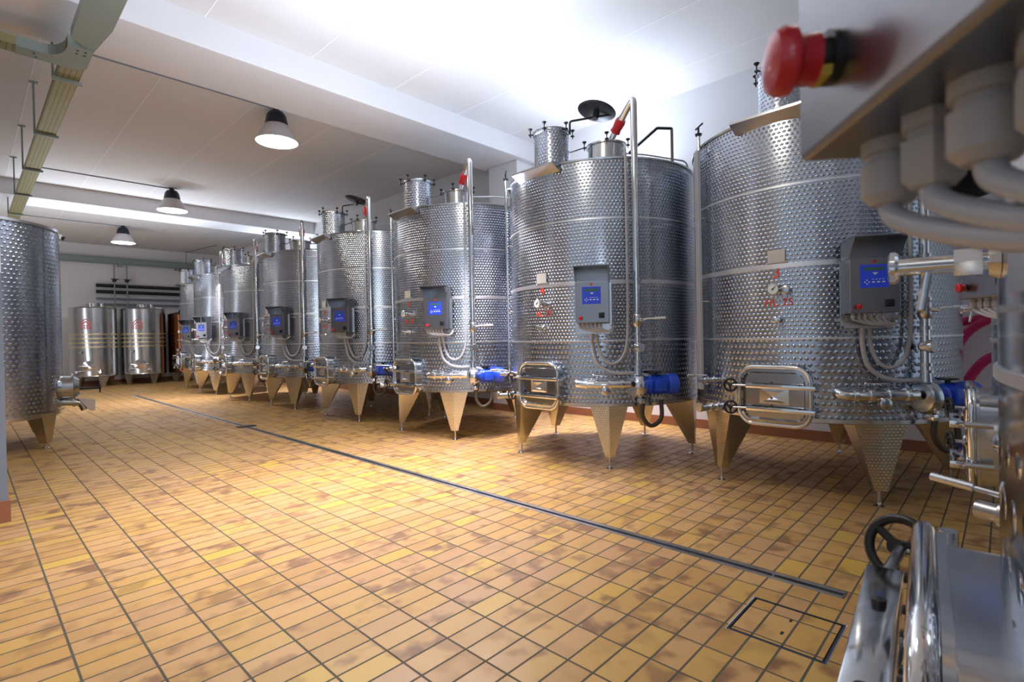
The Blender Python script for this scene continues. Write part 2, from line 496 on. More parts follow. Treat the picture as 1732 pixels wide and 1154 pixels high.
# keep the tile pattern continuous with the floor: mesh coordinates are world coordinates here
for x0, x1, y0, y1 in ((HX0, HX1, HY0, HY0 + w), (HX0, HX1, HY1 - w, HY1), (HX0, HX0 + w, HY0 + w, HY1 - w), (HX1 - w, HX1, HY0 + w, HY1 - w)):
    rel(block('frame_bar', x0, x1, y0, y1, -.03, .002, M['grate'], mh), mh)
rel(block('recess', HX0 - .004, HX1 + .004, HY0 - .004, HY1 + .004, -.04, -.03, M['black'], mh), mh)
for x in ((HX0 + HX1) / 2 - .07, (HX0 + HX1) / 2 + .07):
    bm = bmesh.new(); box(bm, (x, .765, .0008), (.028, .012, .0016))
    rel(obj('lifting_hole', bm, M['black'], mh, smooth=False), mh)

# ------------------------------------------------------------------ the wine tank
RT = 1.14
ZB, ZT = .66, 3.21
def handwheel(bm, c, axis, r=.062, th=.009):
    x, y, d = frame_of(axis); c = Vector(c)
    tube(bm, [c + (x * math.cos(t) + y * math.sin(t)) * r for t in [2 * PI * i / 28 for i in range(28)]], th, 10, closed=True)
    for k in range(3):
        t = 2 * PI * k / 3 + .5
        e = c + (x * math.cos(t) + y * math.sin(t)) * r
        tube(bm, [c, e], .009, 8)
    cyl(bm, c - d * .014, c + d * .016, .016, n=16)
def wingnut(bm, p, upv=(0, 0, 1), s=1.0):
    p = Vector(p); x, y, d = frame_of(upv)
    cyl(bm, p - d * .03 * s, p + d * .045 * s, .006 * s, n=8)
    turned(bm, p + d * .045 * s, d, [(0, .008 * s), (.012 * s, .02 * s), (.022 * s, .026 * s), (.028 * s, .018 * s)], 10)
    box(bm, p + d * .0, (.03 * s, .03 * s, .014 * s))
def leg_mesh(ang):
    bm = bmesh.new()
    fr = Fr(ang, 0)
    uv = bm.loops.layers.uv.new('UVMap')
    top = [(-.205, 1.115), (.205, 1.115), (.13, .74), (-.13, .74)]
    lo = [(-.050, 1.115), (.050, 1.115), (.042, 1.04), (-.042, 1.04)]
    zt, zb = ZB + .015, .125
    A = [bm.verts.new(fr(t, n, zt)) for t, n in top]
    mid = bm.verts.new(fr(0, RT - .005, zt)); midb = bm.verts.new(fr(0, 1.122, zb))
    B = [bm.verts.new(fr(t, n, zb)) for t, n in lo]
    fs = [bm.faces.new((A[0], mid, midb, B[0])), bm.faces.new((mid, A[1], B[1], midb)),
          bm.faces.new((A[1], A[2], B[2], B[1])), bm.faces.new((A[2], A[3], B[3], B[2])), bm.faces.new((A[3], A[0], B[0], B[3])),
          bm.faces.new((B[0], midb, B[1], B[2], B[3])), bm.faces.new((A[3], A[2], A[1], mid, A[0]))]
    for f in fs:
        n_ = None
        for lp in f.loops:
            co = lp.vert.co
            lp[uv].uv = (co.dot(fr.t) + co.dot(fr.n), co.z)
    return bm, fr
def make_tank(MW=178.5, WA=(1, .3, 0), NH=.44, WT=-.33, WN=1.31, WR=.051):
    T = empty('wine_tank')
    # shell, ends
    bm = bmesh.new(); lathe(bm, [(RT, ZB), (RT, 1.3), (RT, 1.95), (RT, 2.6), (RT, ZT)], 128)
    obj('shell', bm, M['dimple'], T)
    bm = bmesh.new(); lathe(bm, [(RT - .004, ZT - .01), (RT + .014, ZT - .008), (RT + .016, ZT + .01), (RT - .01, ZT + .022), (RT - .2, ZT + .07), (.5, ZT + .13), (.001, ZT + .16)], 96)
    obj('top_dome', bm, M['steel'], T)
    bm = bmesh.new(); lathe(bm, [(RT + .002, ZB + .03), (RT + .014, ZB + .028), (RT + .014, ZB - .004), (RT - .01, ZB - .012), (.8, ZB - .06), (.001, ZB - .12)], 96)
    obj('base_dish', bm, M['steel'], T)
    for z, h in ((2.60, .009), (1.94, .020), (1.335, .008)):
        bm = bmesh.new(); lathe(bm, [(RT, z - h), (RT + .005, z - h), (RT + .005, z + h), (RT, z + h)], 96)
        obj('weld_band', bm, M['weld'], T)
    # legs
    for k in range(5):
        bm, fr = leg_mesh(145 + 72 * k)
        lg = obj('leg', bm, M['dimple_leg'], T, smooth=False)
        bm = bmesh.new(); c = fr(0, 1.08, 0)
        cyl(bm, c + Vector((0, 0, .012)), c + Vector((0, 0, .13)), .013, n=12)
        turned(bm, c, (0, 0, 1), [(0, .045), (.006, .045), (.016, .02), (.03, .018)], 18)
        obj('foot', bm, M['steel'], lg)
    # manway
    fr = Fr(MW, 0, .86)
    def loop(w, h, r, n): return [fr(t, n, z) for t, z in rrect(w, h, r)]
    bm = bmesh.new()
    rings = [[bm.verts.new(p) for p in loop(w, h, r, n)] for w, h, r, n in ((.54, NH, .10, 1.02), (.54, NH, .10, 1.195), (.57, NH + .04, .11, 1.197), (.57, NH + .04, .11, 1.209), (.52, NH - .02, .09, 1.209))]
    for a, b in zip(rings, rings[1:]):
        for i in range(len(a)): bm.faces.new((a[i], a[(i + 1) % len(a)], b[(i + 1) % len(a)], b[i]))
    obj('manway_neck', bm, M['steel_brushed'], T)
    bm = bmesh.new()
    rings = [[bm.verts.new(p) for p in loop(w, h, r, n)] for w, h, r, n in ((.56, NH + .02, .10, 1.213), (.57, NH + .03, .10, 1.228), (.50, NH - .04, .08, 1.236), (.46, NH - .08, .06, 1.205), (.38, NH - .16, .04, 1.207))]
    for a, b in zip(rings, rings[1:]):
        for i in range(len(a)): bm.faces.new((a[i], a[(i + 1) % len(a)], b[(i + 1) % len(a)], b[i]))
    bm.faces.new(rings[0][::-1]); bm.faces.new(rings[-1])
    door = obj('manway_door', bm, M['door_steel'], T)
    bm = bmesh.new()   # pressed cross in the middle of the door
    q = [bm.verts.new(fr(t, 1.209, z)) for t, z in ((-.13, -.075), (.13, -.075), (.13, .075), (-.13, .075))]
    c = bm.verts.new(fr(0, 1.250, 0))
    for i in range(4): bm.faces.new((q[i], q[(i + 1) % 4], c))
    bm.faces.new(q[::-1])
    obj('pressed_cross', bm, M['polished'], door, smooth=False)
    bm = bmesh.new(); tube(bm, loop(.57, NH + .04, .12, 1.226), .017, 12, closed=True)
    obj('door_bead', bm, M['polished'], T)
    for z in (.085, -.105):
        bm = bmesh.new(); box(bm, fr(.07, 1.283, z), (.54, .056, .034), fr.rot, .003)
        bar = obj('clamp_bar', bm, M['polished'], T)
        for t in (-.04, .22):
            bm = bmesh.new(); turned(bm, fr(t, 1.283, z + .016), (0, 0, 1), [(0, .011), (.008, .011), (.010, .006)], 12)
            obj('bar_bolt', bm, M['black'], bar)
        bm = bmesh.new(); handwheel(bm, fr(WT, WN, z), fr.n * WA[0] + fr.t * WA[1] + fr.z * WA[2], WR, .010)
        obj('handwheel', bm, M['black'], bar)
        bm = bmesh.new(); cyl(bm, fr(-.19, 1.283, z), fr(WT, WN - .005, z), .011, n=12); cyl(bm, fr(WT, WN - .005, z), fr(WT, 1.20, z), .013, n=12)
        obj('wheel_spindle', bm, M['steel'], bar)
        bm = bmesh.new(); cyl(bm, fr(.325, 1.283, z), fr(.325, 1.15, z), .014, n=12)
        obj('hinge', bm, M['steel'], bar)
    bm = bmesh.new(); cyl(bm, fr(-.33, 1.19, -.17), fr(-.33, 1.19, .15), .016, n=14)
    box(bm, fr(-.31, 1.14, -.01), (.05, .13, .26), fr.rot, .005)
    obj('spindle_post', bm, M['steel'], T)
    # tasting valve with lever, drain outlet
    f2 = Fr(147, RT, .955)
    bm = bmesh.new(); cyl(bm, f2(0, -.02, 0), f2(0, .20, 0), .022, n=16); turned(bm, f2(0, .04, 0), f2.n, [(0, .034), (.018, .034)], 18)
    turned(bm, f2(0, .13, 0), f2.n, [(0, .034), (.018, .034)], 18)
    v = obj('outlet_valve', bm, M['steel'], T)
    bm = bmesh.new(); tube(bm, smooth_path([f2(0, .10, 0), f2(0, .10, .040), f2(.0, .14, .045), f2(-.01, .30, .050)], .02), .007, 8)
    tube(bm, [f2(-.005, .21, .048), f2(-.01, .31, .051)], .011, 10)
    obj('lever', bm, M['polished'], v)
    f2 = Fr(150, RT, .715)
    bm = bmesh.new(); cyl(bm, f2(0, -.03, 0), f2(0, .24, -.01), .03, n=18)
    for n_ in (.05, .12, .235): turned(bm, f2(0, n_, 0), f2.n, [(0, .045), (.02, .045)], 20)
    obj('drain_outlet', bm, M['steel'], T)
    # gauge tube with cap
    f2 = Fr(138, RT + .05)
    bm = bmesh.new(); cyl(bm, f2(0, 0, .86), f2(0, 0, 3.30), .017, n=14)
    for z in (.9, 1.7, 2.5, 3.2): tube(bm, [f2(0, -.06, z), f2(0, 0, z)], .008, 8)
    g_ = obj('level_tube', bm, M['polished'], T)
    bm = bmesh.new(); turned(bm, f2(0, 0, 3.30), (0, 0, 1), [(0, .03), (.02, .034), (.03, .01), (.08, .01)], 16)
    cyl(bm, f2(-.06, 0, 3.385), f2(.09, 0, 3.385), .009, n=10)
    obj('tube_cap', bm, M['black'], g_)
    # drip tray below the neck
    f2 = Fr(177, 0, 3.13)
    bm = bmesh.new()
    sheet(bm, [f2(-.30, 1.08, .078), f2(-.30, 1.245, .078), f2(-.30, 1.245, .058), f2(-.30, 1.12, -.005)], f2.t * .62)
    obj('drip_tray', bm, M['steel'], T, smooth=False)
    # tall neck near the front edge of the top
    c = Vector((-.94 + .0, 0, 0))
    bm = bmesh.new(); lathe(bm, [(.20, ZT + .0), (.20, 3.60), (.215, 3.61), (.215, 3.63)], 48, center=c)
    nk = obj('filling_neck', bm, M['dimple'], T)
    for k in range(6):
        a = math.radians(60 * k + 20)
        bm = bmesh.new(); p = c + Vector((math.cos(a) * .245, math.sin(a) * .245, 3.615)); wingnut(bm, p)
        tube(bm, [p, c + Vector((math.cos(a) * .19, math.sin(a) * .19, 3.62))], .009, 8)
        obj('wing_nut', bm, M['black'], nk)
    bm = bmesh.new(); lathe(bm, [(.205, 3.615), (.215, 3.64), (.12, 3.655), (.001, 3.66)], 40, center=c)
    obj('neck_lid', bm, M['steel'], nk)
    # wide centre collar with clamps
    c2 = Vector((-.62, -.52, 0))
    bm = bmesh.new(); lathe(bm, [(.20, ZT + .03), (.20, 3.42), (.225, 3.425), (.225, 3.44), (.18, 3.46), (.001, 3.47)], 40, center=c2)
    co = obj('centre_collar', bm, M['steel'], T)
    for k in range(4):
        a = math.radians(90 * k + 35)
        bm = bmesh.new(); wingnut(bm, c2 + Vector((math.cos(a) * .24, math.sin(a) * .24, 3.44)))
        obj('wing_nut', bm, M['black'], co)
    bm = bmesh.new(); tube(bm, [c + Vector((.2, -.05, 3.45)), c2 + Vector((-.1, .1, 3.46))], .009, 8)
    tube(bm, smooth_path([c2 + Vector((.2, 0, 3.42)), (.1, -.6, 3.50), (.6, -.9, 3.46), (.75, -.85, 3.28)], .08), .011, 8)
    obj('top_rod', bm, M['steel'], T)
    # recirculation pipe
    f3 = Fr(231.5, RT + .075)
    top = f3(0, 0, 3.80)
    bm = bmesh.new()
    tube(bm, smooth_path([f3(0, 0, 1.06), top, Vector((-.58, -.52, 3.46))], .07, 8), .036, 16)
    rp = obj('recirculation_pipe', bm, M['polished'], T)
    for z in (1.62, 1.95, 1.40, 1.12):
        bm = bmesh.new(); turned(bm, f3(0, 0, z - .014), (0, 0, 1), [(0, .052), (.028, .052)], 20)
        obj('clamp_ring', bm, M['steel'], rp)
    bm = bmesh.new(); turned(bm, f3(0, 0, 1.54), (0, 0, 1), [(-.07, .037), (-.05, .05), (.05, .05), (.07, .037)], 20)
    cyl(bm, f3(0, .0, 1.54), f3(.03, .09, 1.54), .02, n=12)
    vv = obj('butterfly_valve', bm, M['steel'], rp)
    bm = bmesh.new(); tube(bm, [f3(.03, .09, 1.54), f3(.07, .09, 1.55), f3(.26, .09, 1.555)], .009, 8)
    tube(bm, [f3(.16, .09, 1.553), f3(.27, .09, 1.556)], .013, 8)
    obj('valve_lever', bm, M['white'], vv)
    bm = bmesh.new(); turned(bm, f3(0, 0, 1.26), (f3.n + f3.t * .3), [(-.04, .03), (-.02, .05), (.05, .05), (.06, .045)], 20)
    obj('sight_glass', bm, M['steel'], rp)
    bm = bmesh.new(); a = top.lerp(Vector((-.58, -.52, 3.46)), .45); b = top.lerp(Vector((-.58, -.52, 3.46)), .70)
    turned(bm, a, b - a, [(0, .05), (.03, .058), ((b - a).length - .03, .05), ((b - a).length, .058)], 16)
    obj('hose_coupling', bm, M['red'], rp)
    for z in (1.95, 3.1):
        bm = bmesh.new(); tube(bm, [f3(0, -.08, z), f3(0, 0, z)], .010, 8)
        obj('pipe_bracket', bm, M['steel'], rp)
    # pump and motor
    f4 = Fr(231.5, RT + .09, .88)
    bm = bmesh.new()
    turned(bm, f4(-.075, 0, -.01), f4.t, [(0, .05), (.01, .11), (.03, .125), (.085, .125), (.10, .11), (.15, .08)], 32)
    cyl(bm, f4(-.01, 0, .08), f4(-.01, -.005, .20), .045, .036, 20)
    turned(bm, f4(-.01, 0, .18), (0, 0, 1), [(0, .055), (.02, .055)], 20)
    pu = obj('pump_housing', bm, M['steel_brushed'], T)
    bm = bmesh.new(); box(bm, f4(.02, 0, -.16), (.05, .1, .05), f4.rot, .005); turned(bm, f4(-.03, .09, -.11), f4.n, [(0, .015), (.02, .015)], 12)
    obj('drain_plug', bm, M['polished'], pu)
    bm = bmesh.new()
    prof = [(.075, .075), (.09, .10), (.10, .10)]
    x_ = .11
    while x_ < .30: prof += [(x_, .098), (x_ + .003, .088), (x_ + .010, .088), (x_ + .012, .098)]; x_ += .02
    prof += [(.315, .105), (.40, .105), (.41, .09)]
    turned(bm, f4(0, 0, 0), f4.t, prof, 32)
    mo = obj('pump_motor', bm, M['blue'], T)
    bm = bmesh.new(); box(bm, f4(.20, .075, .0), (.13, .08, .12), f4.rot, .01)
    obj('terminal_box', bm, M['blue'], mo)
    bm = bmesh.new(); turned(bm, f4(.18, .0, .12), (0, 0, 1), [(-.03, .02), (0, .02), (.0, .07), (.012, .07)], 20)
    obj('top_knob', bm, M['black'], mo)
    # suction pipe along the shell
    bm = bmesh.new(); pts = []
    pts = [Fr(201, RT - .02, .90)(0, 0, 0), Fr(200.5, RT + .08, .90)(0, 0, 0)]
    pts += [Fr(a, RT + .095, .89)(0, 0, 0) for a in range(203, 230, 3)]
    tube(bm, smooth_path(pts, .06), .042, 16)
    sp_ = obj('suction_pipe', bm, M['polished'], T)
    for a in (206, 211, 217, 223):
        q = Fr(a, RT + .095, .89)
        bm = bmesh.new(); turned(bm, q(-.012, 0, 0), q.t, [(0, .056), (.024, .056)], 20)
        obj('clamp_ring', bm, M['polished'], sp_)
    q = Fr(209, RT + .095, .89)
    bm = bmesh.new(); tube(bm, smooth_path([q(0, 0, .03), q(0, 0, .10), q(.16, .03, .09)], .02), .007, 8)
    obj('valve_lever', bm, M['polished'], sp_)
    q = Fr(215, RT + .11, .83)
    bm = bmesh.new(); turned(bm, q(0, -.02, 0), q.n, [(0, .04), (.05, .045), (.06, .03)], 18)
    obj('sample_port', bm, M['steel'], sp_)
    # drain hose below the pump
    bm = bmesh.new(); tube(bm, spline([f4(.05, .02, -.12), f4(.02, .03, -.30), f4(.10, .05, -.41), f4(.22, .04, -.34), f4(.24, .0, -.16)]), .022, 10)
    obj('drain_hose', bm, M['rubber'], T)
    # control box
    fb = Fr(210, -.03, 1.724)
    bm = bmesh.new(); box(bm, fb(0, 1.34, 0), (.34, .16, .41), fb.rot, .004)
    cb = obj('control_box', bm, M['box_steel'], T, smooth=False)
    bm = bmesh.new()
    for t in (-.17, .17):
        sheet(bm, [fb(t, 1.26, .205), fb(t, 1.26, .345), fb(t, 1.53, .345), fb(t, 1.53, .332), fb(t, 1.415, .205)], fb.t * (-.003 if t < 0 else .003))
    sheet(bm, [fb(-.178, 1.24, .352), fb(-.178, 1.54, .352), fb(-.178, 1.54, .344), fb(-.178, 1.24, .344)], fb.t * .356)
    sheet(bm, [fb(-.175, 1.25, .205), fb(-.175, 1.25, .345), fb(-.175, 1.245, .345), fb(-.175, 1.245, .205)], fb.t * .35)
    obj('rain_hood', bm, M['box_steel'], cb, smooth=False)
    F = 1.42
    bm = bmesh.new(); box(bm, fb(-.005, F + .001, .065), (.19, .004, .17), fb.rot, .001)
    obj('keypad', bm, M['key'], cb, smooth=False)
    bm = bmesh.new(); box(bm, fb(-.005, F + .0035, .118), (.14, .002, .026), fb.rot)
    obj('display', bm, M['lcd'], cb, smooth=False)
    bm = bmesh.new()
    for t in (-.012, .022, .056): box(bm, fb(t, F + .0035, .022), (.02, .002, .009), fb.rot)
    for t in (-.015, .008, .031, .054): box(bm, fb(t, F + .0035, .042), (.014, .002, .004), fb.rot)
    for dt, dz in ((0, .014), (0, -.014), (.014, 0), (-.014, 0)): box(bm, fb(-.055 + dt, F + .0035, .022 + dz), (.009, .002, .009), fb.rot @ Matrix.Rotation(PI / 4, 3, 'Y'))
    sheet(bm, [fb(-.02, F + .003, .092), fb(.02, F + .003, .092), fb(0, F + .003, .074)], fb.n * .002)
    obj('button_marks', bm, M['white'], cb, smooth=False)
    bm = bmesh.new(); turned(bm, fb(-.005, F, .175), fb.n, [(0, .012), (.006, .012), (.009, .006)], 14)
    obj('warning_lamp', bm, M['red'], cb)
    ex, ez = -.117, -.158
    bm = bmesh.new(); cyl(bm, fb(ex, F, ez), fb(ex, F + .013, ez), .0125, n=24); cyl(bm, fb(ex, F, ez), fb(ex, F + .004, ez), .016, n=24)
    obj('button_collar', bm, M['black'], cb)
    bm = bmesh.new(); turned(bm, fb(ex, F + .010, ez), fb.n, [(0, .0150), (.010, .0150), (.012, .0165), (.014, .0195), (.020, .0200), (.025, .0175), (.0275, .010), (.028, .002)], 36)
    obj('emergency_button', bm, M['red'], cb)
    bm = bmesh.new(); sheet(bm, [fb(ex - .011, F + .004, ez - .0085), fb(ex + .011, F + .004, ez - .0085), fb(ex + .009, F + .004, ez - .0135), fb(ex - .009, F + .004, ez - .0135)], fb.n * .006)
    obj('button_mark', bm, M['yellow'], cb)
    bm = bmesh.new(); box(bm, fb(.095, F + .008, -.135), (.055, .02, .055), fb.rot, .004)
    box(bm, fb(.095, F + .022, -.135), (.012, .02, .04), fb.rot, .002)
    obj('rotary_switch', bm, M['black'], cb)
    for i in range(6):
        t = -.136 + i * .041
        bm = bmesh.new()
        turned(bm, fb(t, 1.378, -.205), (0, 0, -1), [(0, .016), (.008, .016), (.009, .013), (.014, .013), (.0145, .0165), (.034, .0165), (.040, .011)], 6 if i % 2 else 14)
        obj('cable_gland', bm, M['gland'], cb)
        bm = bmesh.new()
        d = .05 + .006 * i
        tube(bm, spline([fb(t, 1.378, -.235), fb(t + .008, 1.378, -.256), fb(t + (.17 - t) * .30, 1.374, -.276 - .0015 * (5 - i)), fb(t + (.17 - t) * .65, 1.365, -.286 - .002 * (5 - i)), fb(.175, 1.35, -.286), fb(.205, 1.31, -.25 + .004 * i), fb(.18, 1.27, -.235)]), .0068, 10)
        obj('thin_cable', bm, M['cable'], cb)
    for t in (-.178, .178):
        bm = bmesh.new(); box(bm, fb(t, 1.27, -.05), (.022, .012, .50), fb.rot)
        for z in (.15, -.25): box(bm, fb(t, 1.20, z), (.022, .14, .02), fb.rot)
        obj('mounting_bar', bm, M['steel'], T, smooth=False)
    bm = bmesh.new()
    sheet(bm, [fb(-.165, 1.275, -.215), fb(-.165, 1.27, -.215), fb(-.165, 1.27, -.315), fb(-.165, 1.275, -.315)], fb.t * .33)
    sheet(bm, [fb(-.165, 1.27, -.310), fb(-.165, 1.30, -.310), fb(-.165, 1.30, -.315), fb(-.165, 1.27, -.315)], fb.t * .33)
    obj('cable_tray', bm, M['steel'], T, smooth=False)
    # thick grey conduits
    bm = bmesh.new()
    q = lambda a, z, n=.045: Fr(a, RT + n, z)(0, 0, 0)
    tube(bm, spline([fb(-.02, 1.255, -.27), q(209, 1.30, .06), q(211, 1.12), q(216, 1.03), q(222, 1.00, .05), q(229, 1.00, .06), q(236, .97, .1), q(239, .90, .16)]), .018, 12)
    obj('conduit', bm, M['cable'], T)
    bm = bmesh.new()
    tube(bm, spline([fb(.02, 1.255, -.27), q(212, 1.28, .05), q(214.5, 1.15), q(218.5, 1.10), q(223, 1.14), q(226, 1.27), q(227, 1.5), q(227.2, 2.0), q(227.3, 2.6), q(227.3, 3.24, .04), q(227, 3.30, -.05)]), .015, 12)
    obj('conduit', bm, M['cable'], T)
    # plate, number, dial, capacity
    f5 = Fr(179.3, RT + .012, 2.025)
    bm = bmesh.new(); box(bm, f5(0, 0, 0), (.14, .006, .10), f5.rot, .001); box(bm, f5(0, -.008, -.055), (.17, .02, .008), f5.rot)
    obj('name_plate', bm, M['plaque'], T, smooth=False)
    f5 = Fr(179.0, RT, 1.745)
    bm = bmesh.new(); cyl(bm, f5(0, -.01, 0), f5(0, .07, 0), .014, n=14); turned(bm, f5(-.0, .07, 0), f5.n, [(0, .045), (.02, .05), (.024, .046)], 28)
    th = obj('dial_thermometer', bm, M['polished'], T)
    bm = bmesh.new(); turned(bm, f5(0, .0945, 0), f5.n, [(0, .040), (.001, .040)], 28)
    obj('dial_face', bm, M['white'], th)
    bm = bmesh.new(); box(bm, f5(.006, .097, .006), (.005, .002, .045), f5.rot @ Matrix.Rotation(.8, 3, 'Y'))
    cyl(bm, f5(0, .095, 0), f5(0, .099, 0), .007, n=12)
    obj('needle', bm, M['black'], th)
    bm = bmesh.new(); turned(bm, f5(.085, -.01, -.012), f5.n, [(0, .02), (.05, .02), (.06, .035), (.08, .035), (.085, .02)], 20)
    obj('well_cap', bm, M['steel'], T)
    f5 = Fr(180, RT, 1.49)
    bm = bmesh.new(); cyl(bm, f5(0, -.01, 0), f5(0, .120, 0), .0125, n=20)
    turned(bm, f5(0, .110, 0), f5.n, [(0, .02), (.004, .024), (.010, .024), (.013, .018)], 28); turned(bm, f5(0, .018, 0), f5.n, [(0, .021), (.03, .021)], 6)
    turned(bm, f5(0, 0, 0), f5.n, [(0, .026), (.012, .020)], 24)
    tp = obj('tasting_tap', bm, M['polished'], T)
    bm = bmesh.new(); cyl(bm, f5(0, .075, 0), f5(.012, .085, -.065), .006, n=12)
    obj('spout', bm, M['polished'], tp)
    wrap_text('capacity_text', 'HL. 75', .085, 179.8, RT, 1.635, M['redpaint'], T)
    return T
proto = make_tank()
ROW = [(3, 5.79, 1.37, 0), (4, 5.45, 3.64, 0), (5, 5.45, 6.12, 0), (6, 5.45, 8.57, -2), (7, 5.45, 11.06, -2), (8, 5.45, 13.58, 0), (9, 5.45, 15.93, 0), (10, 5.72, 18.35, 0)]
LAB = {3: 'dimpled wine tank with a red number 3, nearest complete one of the right row',
       4: 'dimpled wine tank marked 4 with an open round black hatch tipped above its top',
       5: 'dimpled wine tank just left of the one marked 4, closed tall neck and blue motor',
       6: 'fourth dimpled wine tank of the right row from the camera, its hatch tipped open',
       7: 'dimpled wine tank fifth along the right row, closed neck near the second beam',
       8: 'dimpled wine tank sixth along the right row, in its far half',
       9: 'dimpled wine tank seventh along the right row, last but one before the back wall',
       10: 'farthest dimpled wine tank of the right row, beside the small brown-reflecting tank'}
index_kids()
tanks = {}
OPEN = (4, 6)
for num, x, y, dr_ in ROW:
    if num == 3: t = proto
    else:
        t = copy_tree(proto, None, skip=('neck_lid',) if num in OPEN else ())
    t.location = (x, y, 0); t.rotation_euler = (0, 0, math.radians(dr_))
    tag(t, LAB[num], 'wine tank', 'steel wine tanks in the right row')
    tanks[num] = t
    if num == 3: t.scale = (.97, .97, 1)
# tanks on the photographer's side
beside = copy_tree(proto, None)
beside.location = (3.60, -1.05, 0); beside.rotation_euler = (0, 0, math.radians(-85))
tag(beside, 'wine tank hidden behind the close polished one, only its door clamps and red button showing', 'wine tank')
near = make_tank(180, (.40, .8, .32), .335, -.37, 1.268, .058)
near.location = (1.07, -1.13, 0); near.rotation_euler = (0, 0, math.radians(-85))
tag(near, 'very close polished tank at the right edge with red button box and black handwheel', 'wine tank')
for num, t in tanks.items():
    wrap_text('painted_number', str(num), .13, 179.2, RT, 1.885, M['redpaint'], t)
for num in OPEN:
    T = tanks[num]
    bm = bmesh.new()
    c = Vector((-.71, -.46, 3.80)); ax = Vector((.25, -.12, 1)).normalized()
    turned(bm, c, ax, [(0, .19), (.015, .215), (.03, .20), (.05, .12), (.055, .02)], 36)
    h = obj('open_hatch', bm, M['black'], T)
    bm = bmesh.new(); cyl(bm, c - ax * .07, c + ax * .01, .035, n=16)
    tube(bm, smooth_path([(-.86, -.20, 3.60), (-.86, -.20, 3.74), c - ax * .05, c + Vector((.1, -.14, -.03))], .03), .012, 8)
    obj('hatch_arm', bm, M['black'], h)
f_ = Fr(138, RT + .05)
bm = bmesh.new(); box(bm, f_(.0, .02, 2.0), (.085, .03, 2.3), f_.rot, .004)
obj('cable_channel', bm, M['channel'], tanks[3], smooth=False)
T = tanks[4]
bm = bmesh.new()
tube(bm, smooth_path([(-.30, -.62, 3.42), (-.25, -.95, 3.62), (-.12, -1.06, 3.62), (-.12, -1.06, 3.26)], .01), .018, 4)
obj('black_handle', bm, M['black'], T)

# swap meshes of the near tank for its larger dimples
for o in KIDS and [c for c in bpy.data.objects if c.parent == near]:
    if o.name.startswith('shell'):
        o.data = o.data.copy(); o.data.materials.clear(); o.data.materials.append(M['dimple_near'])

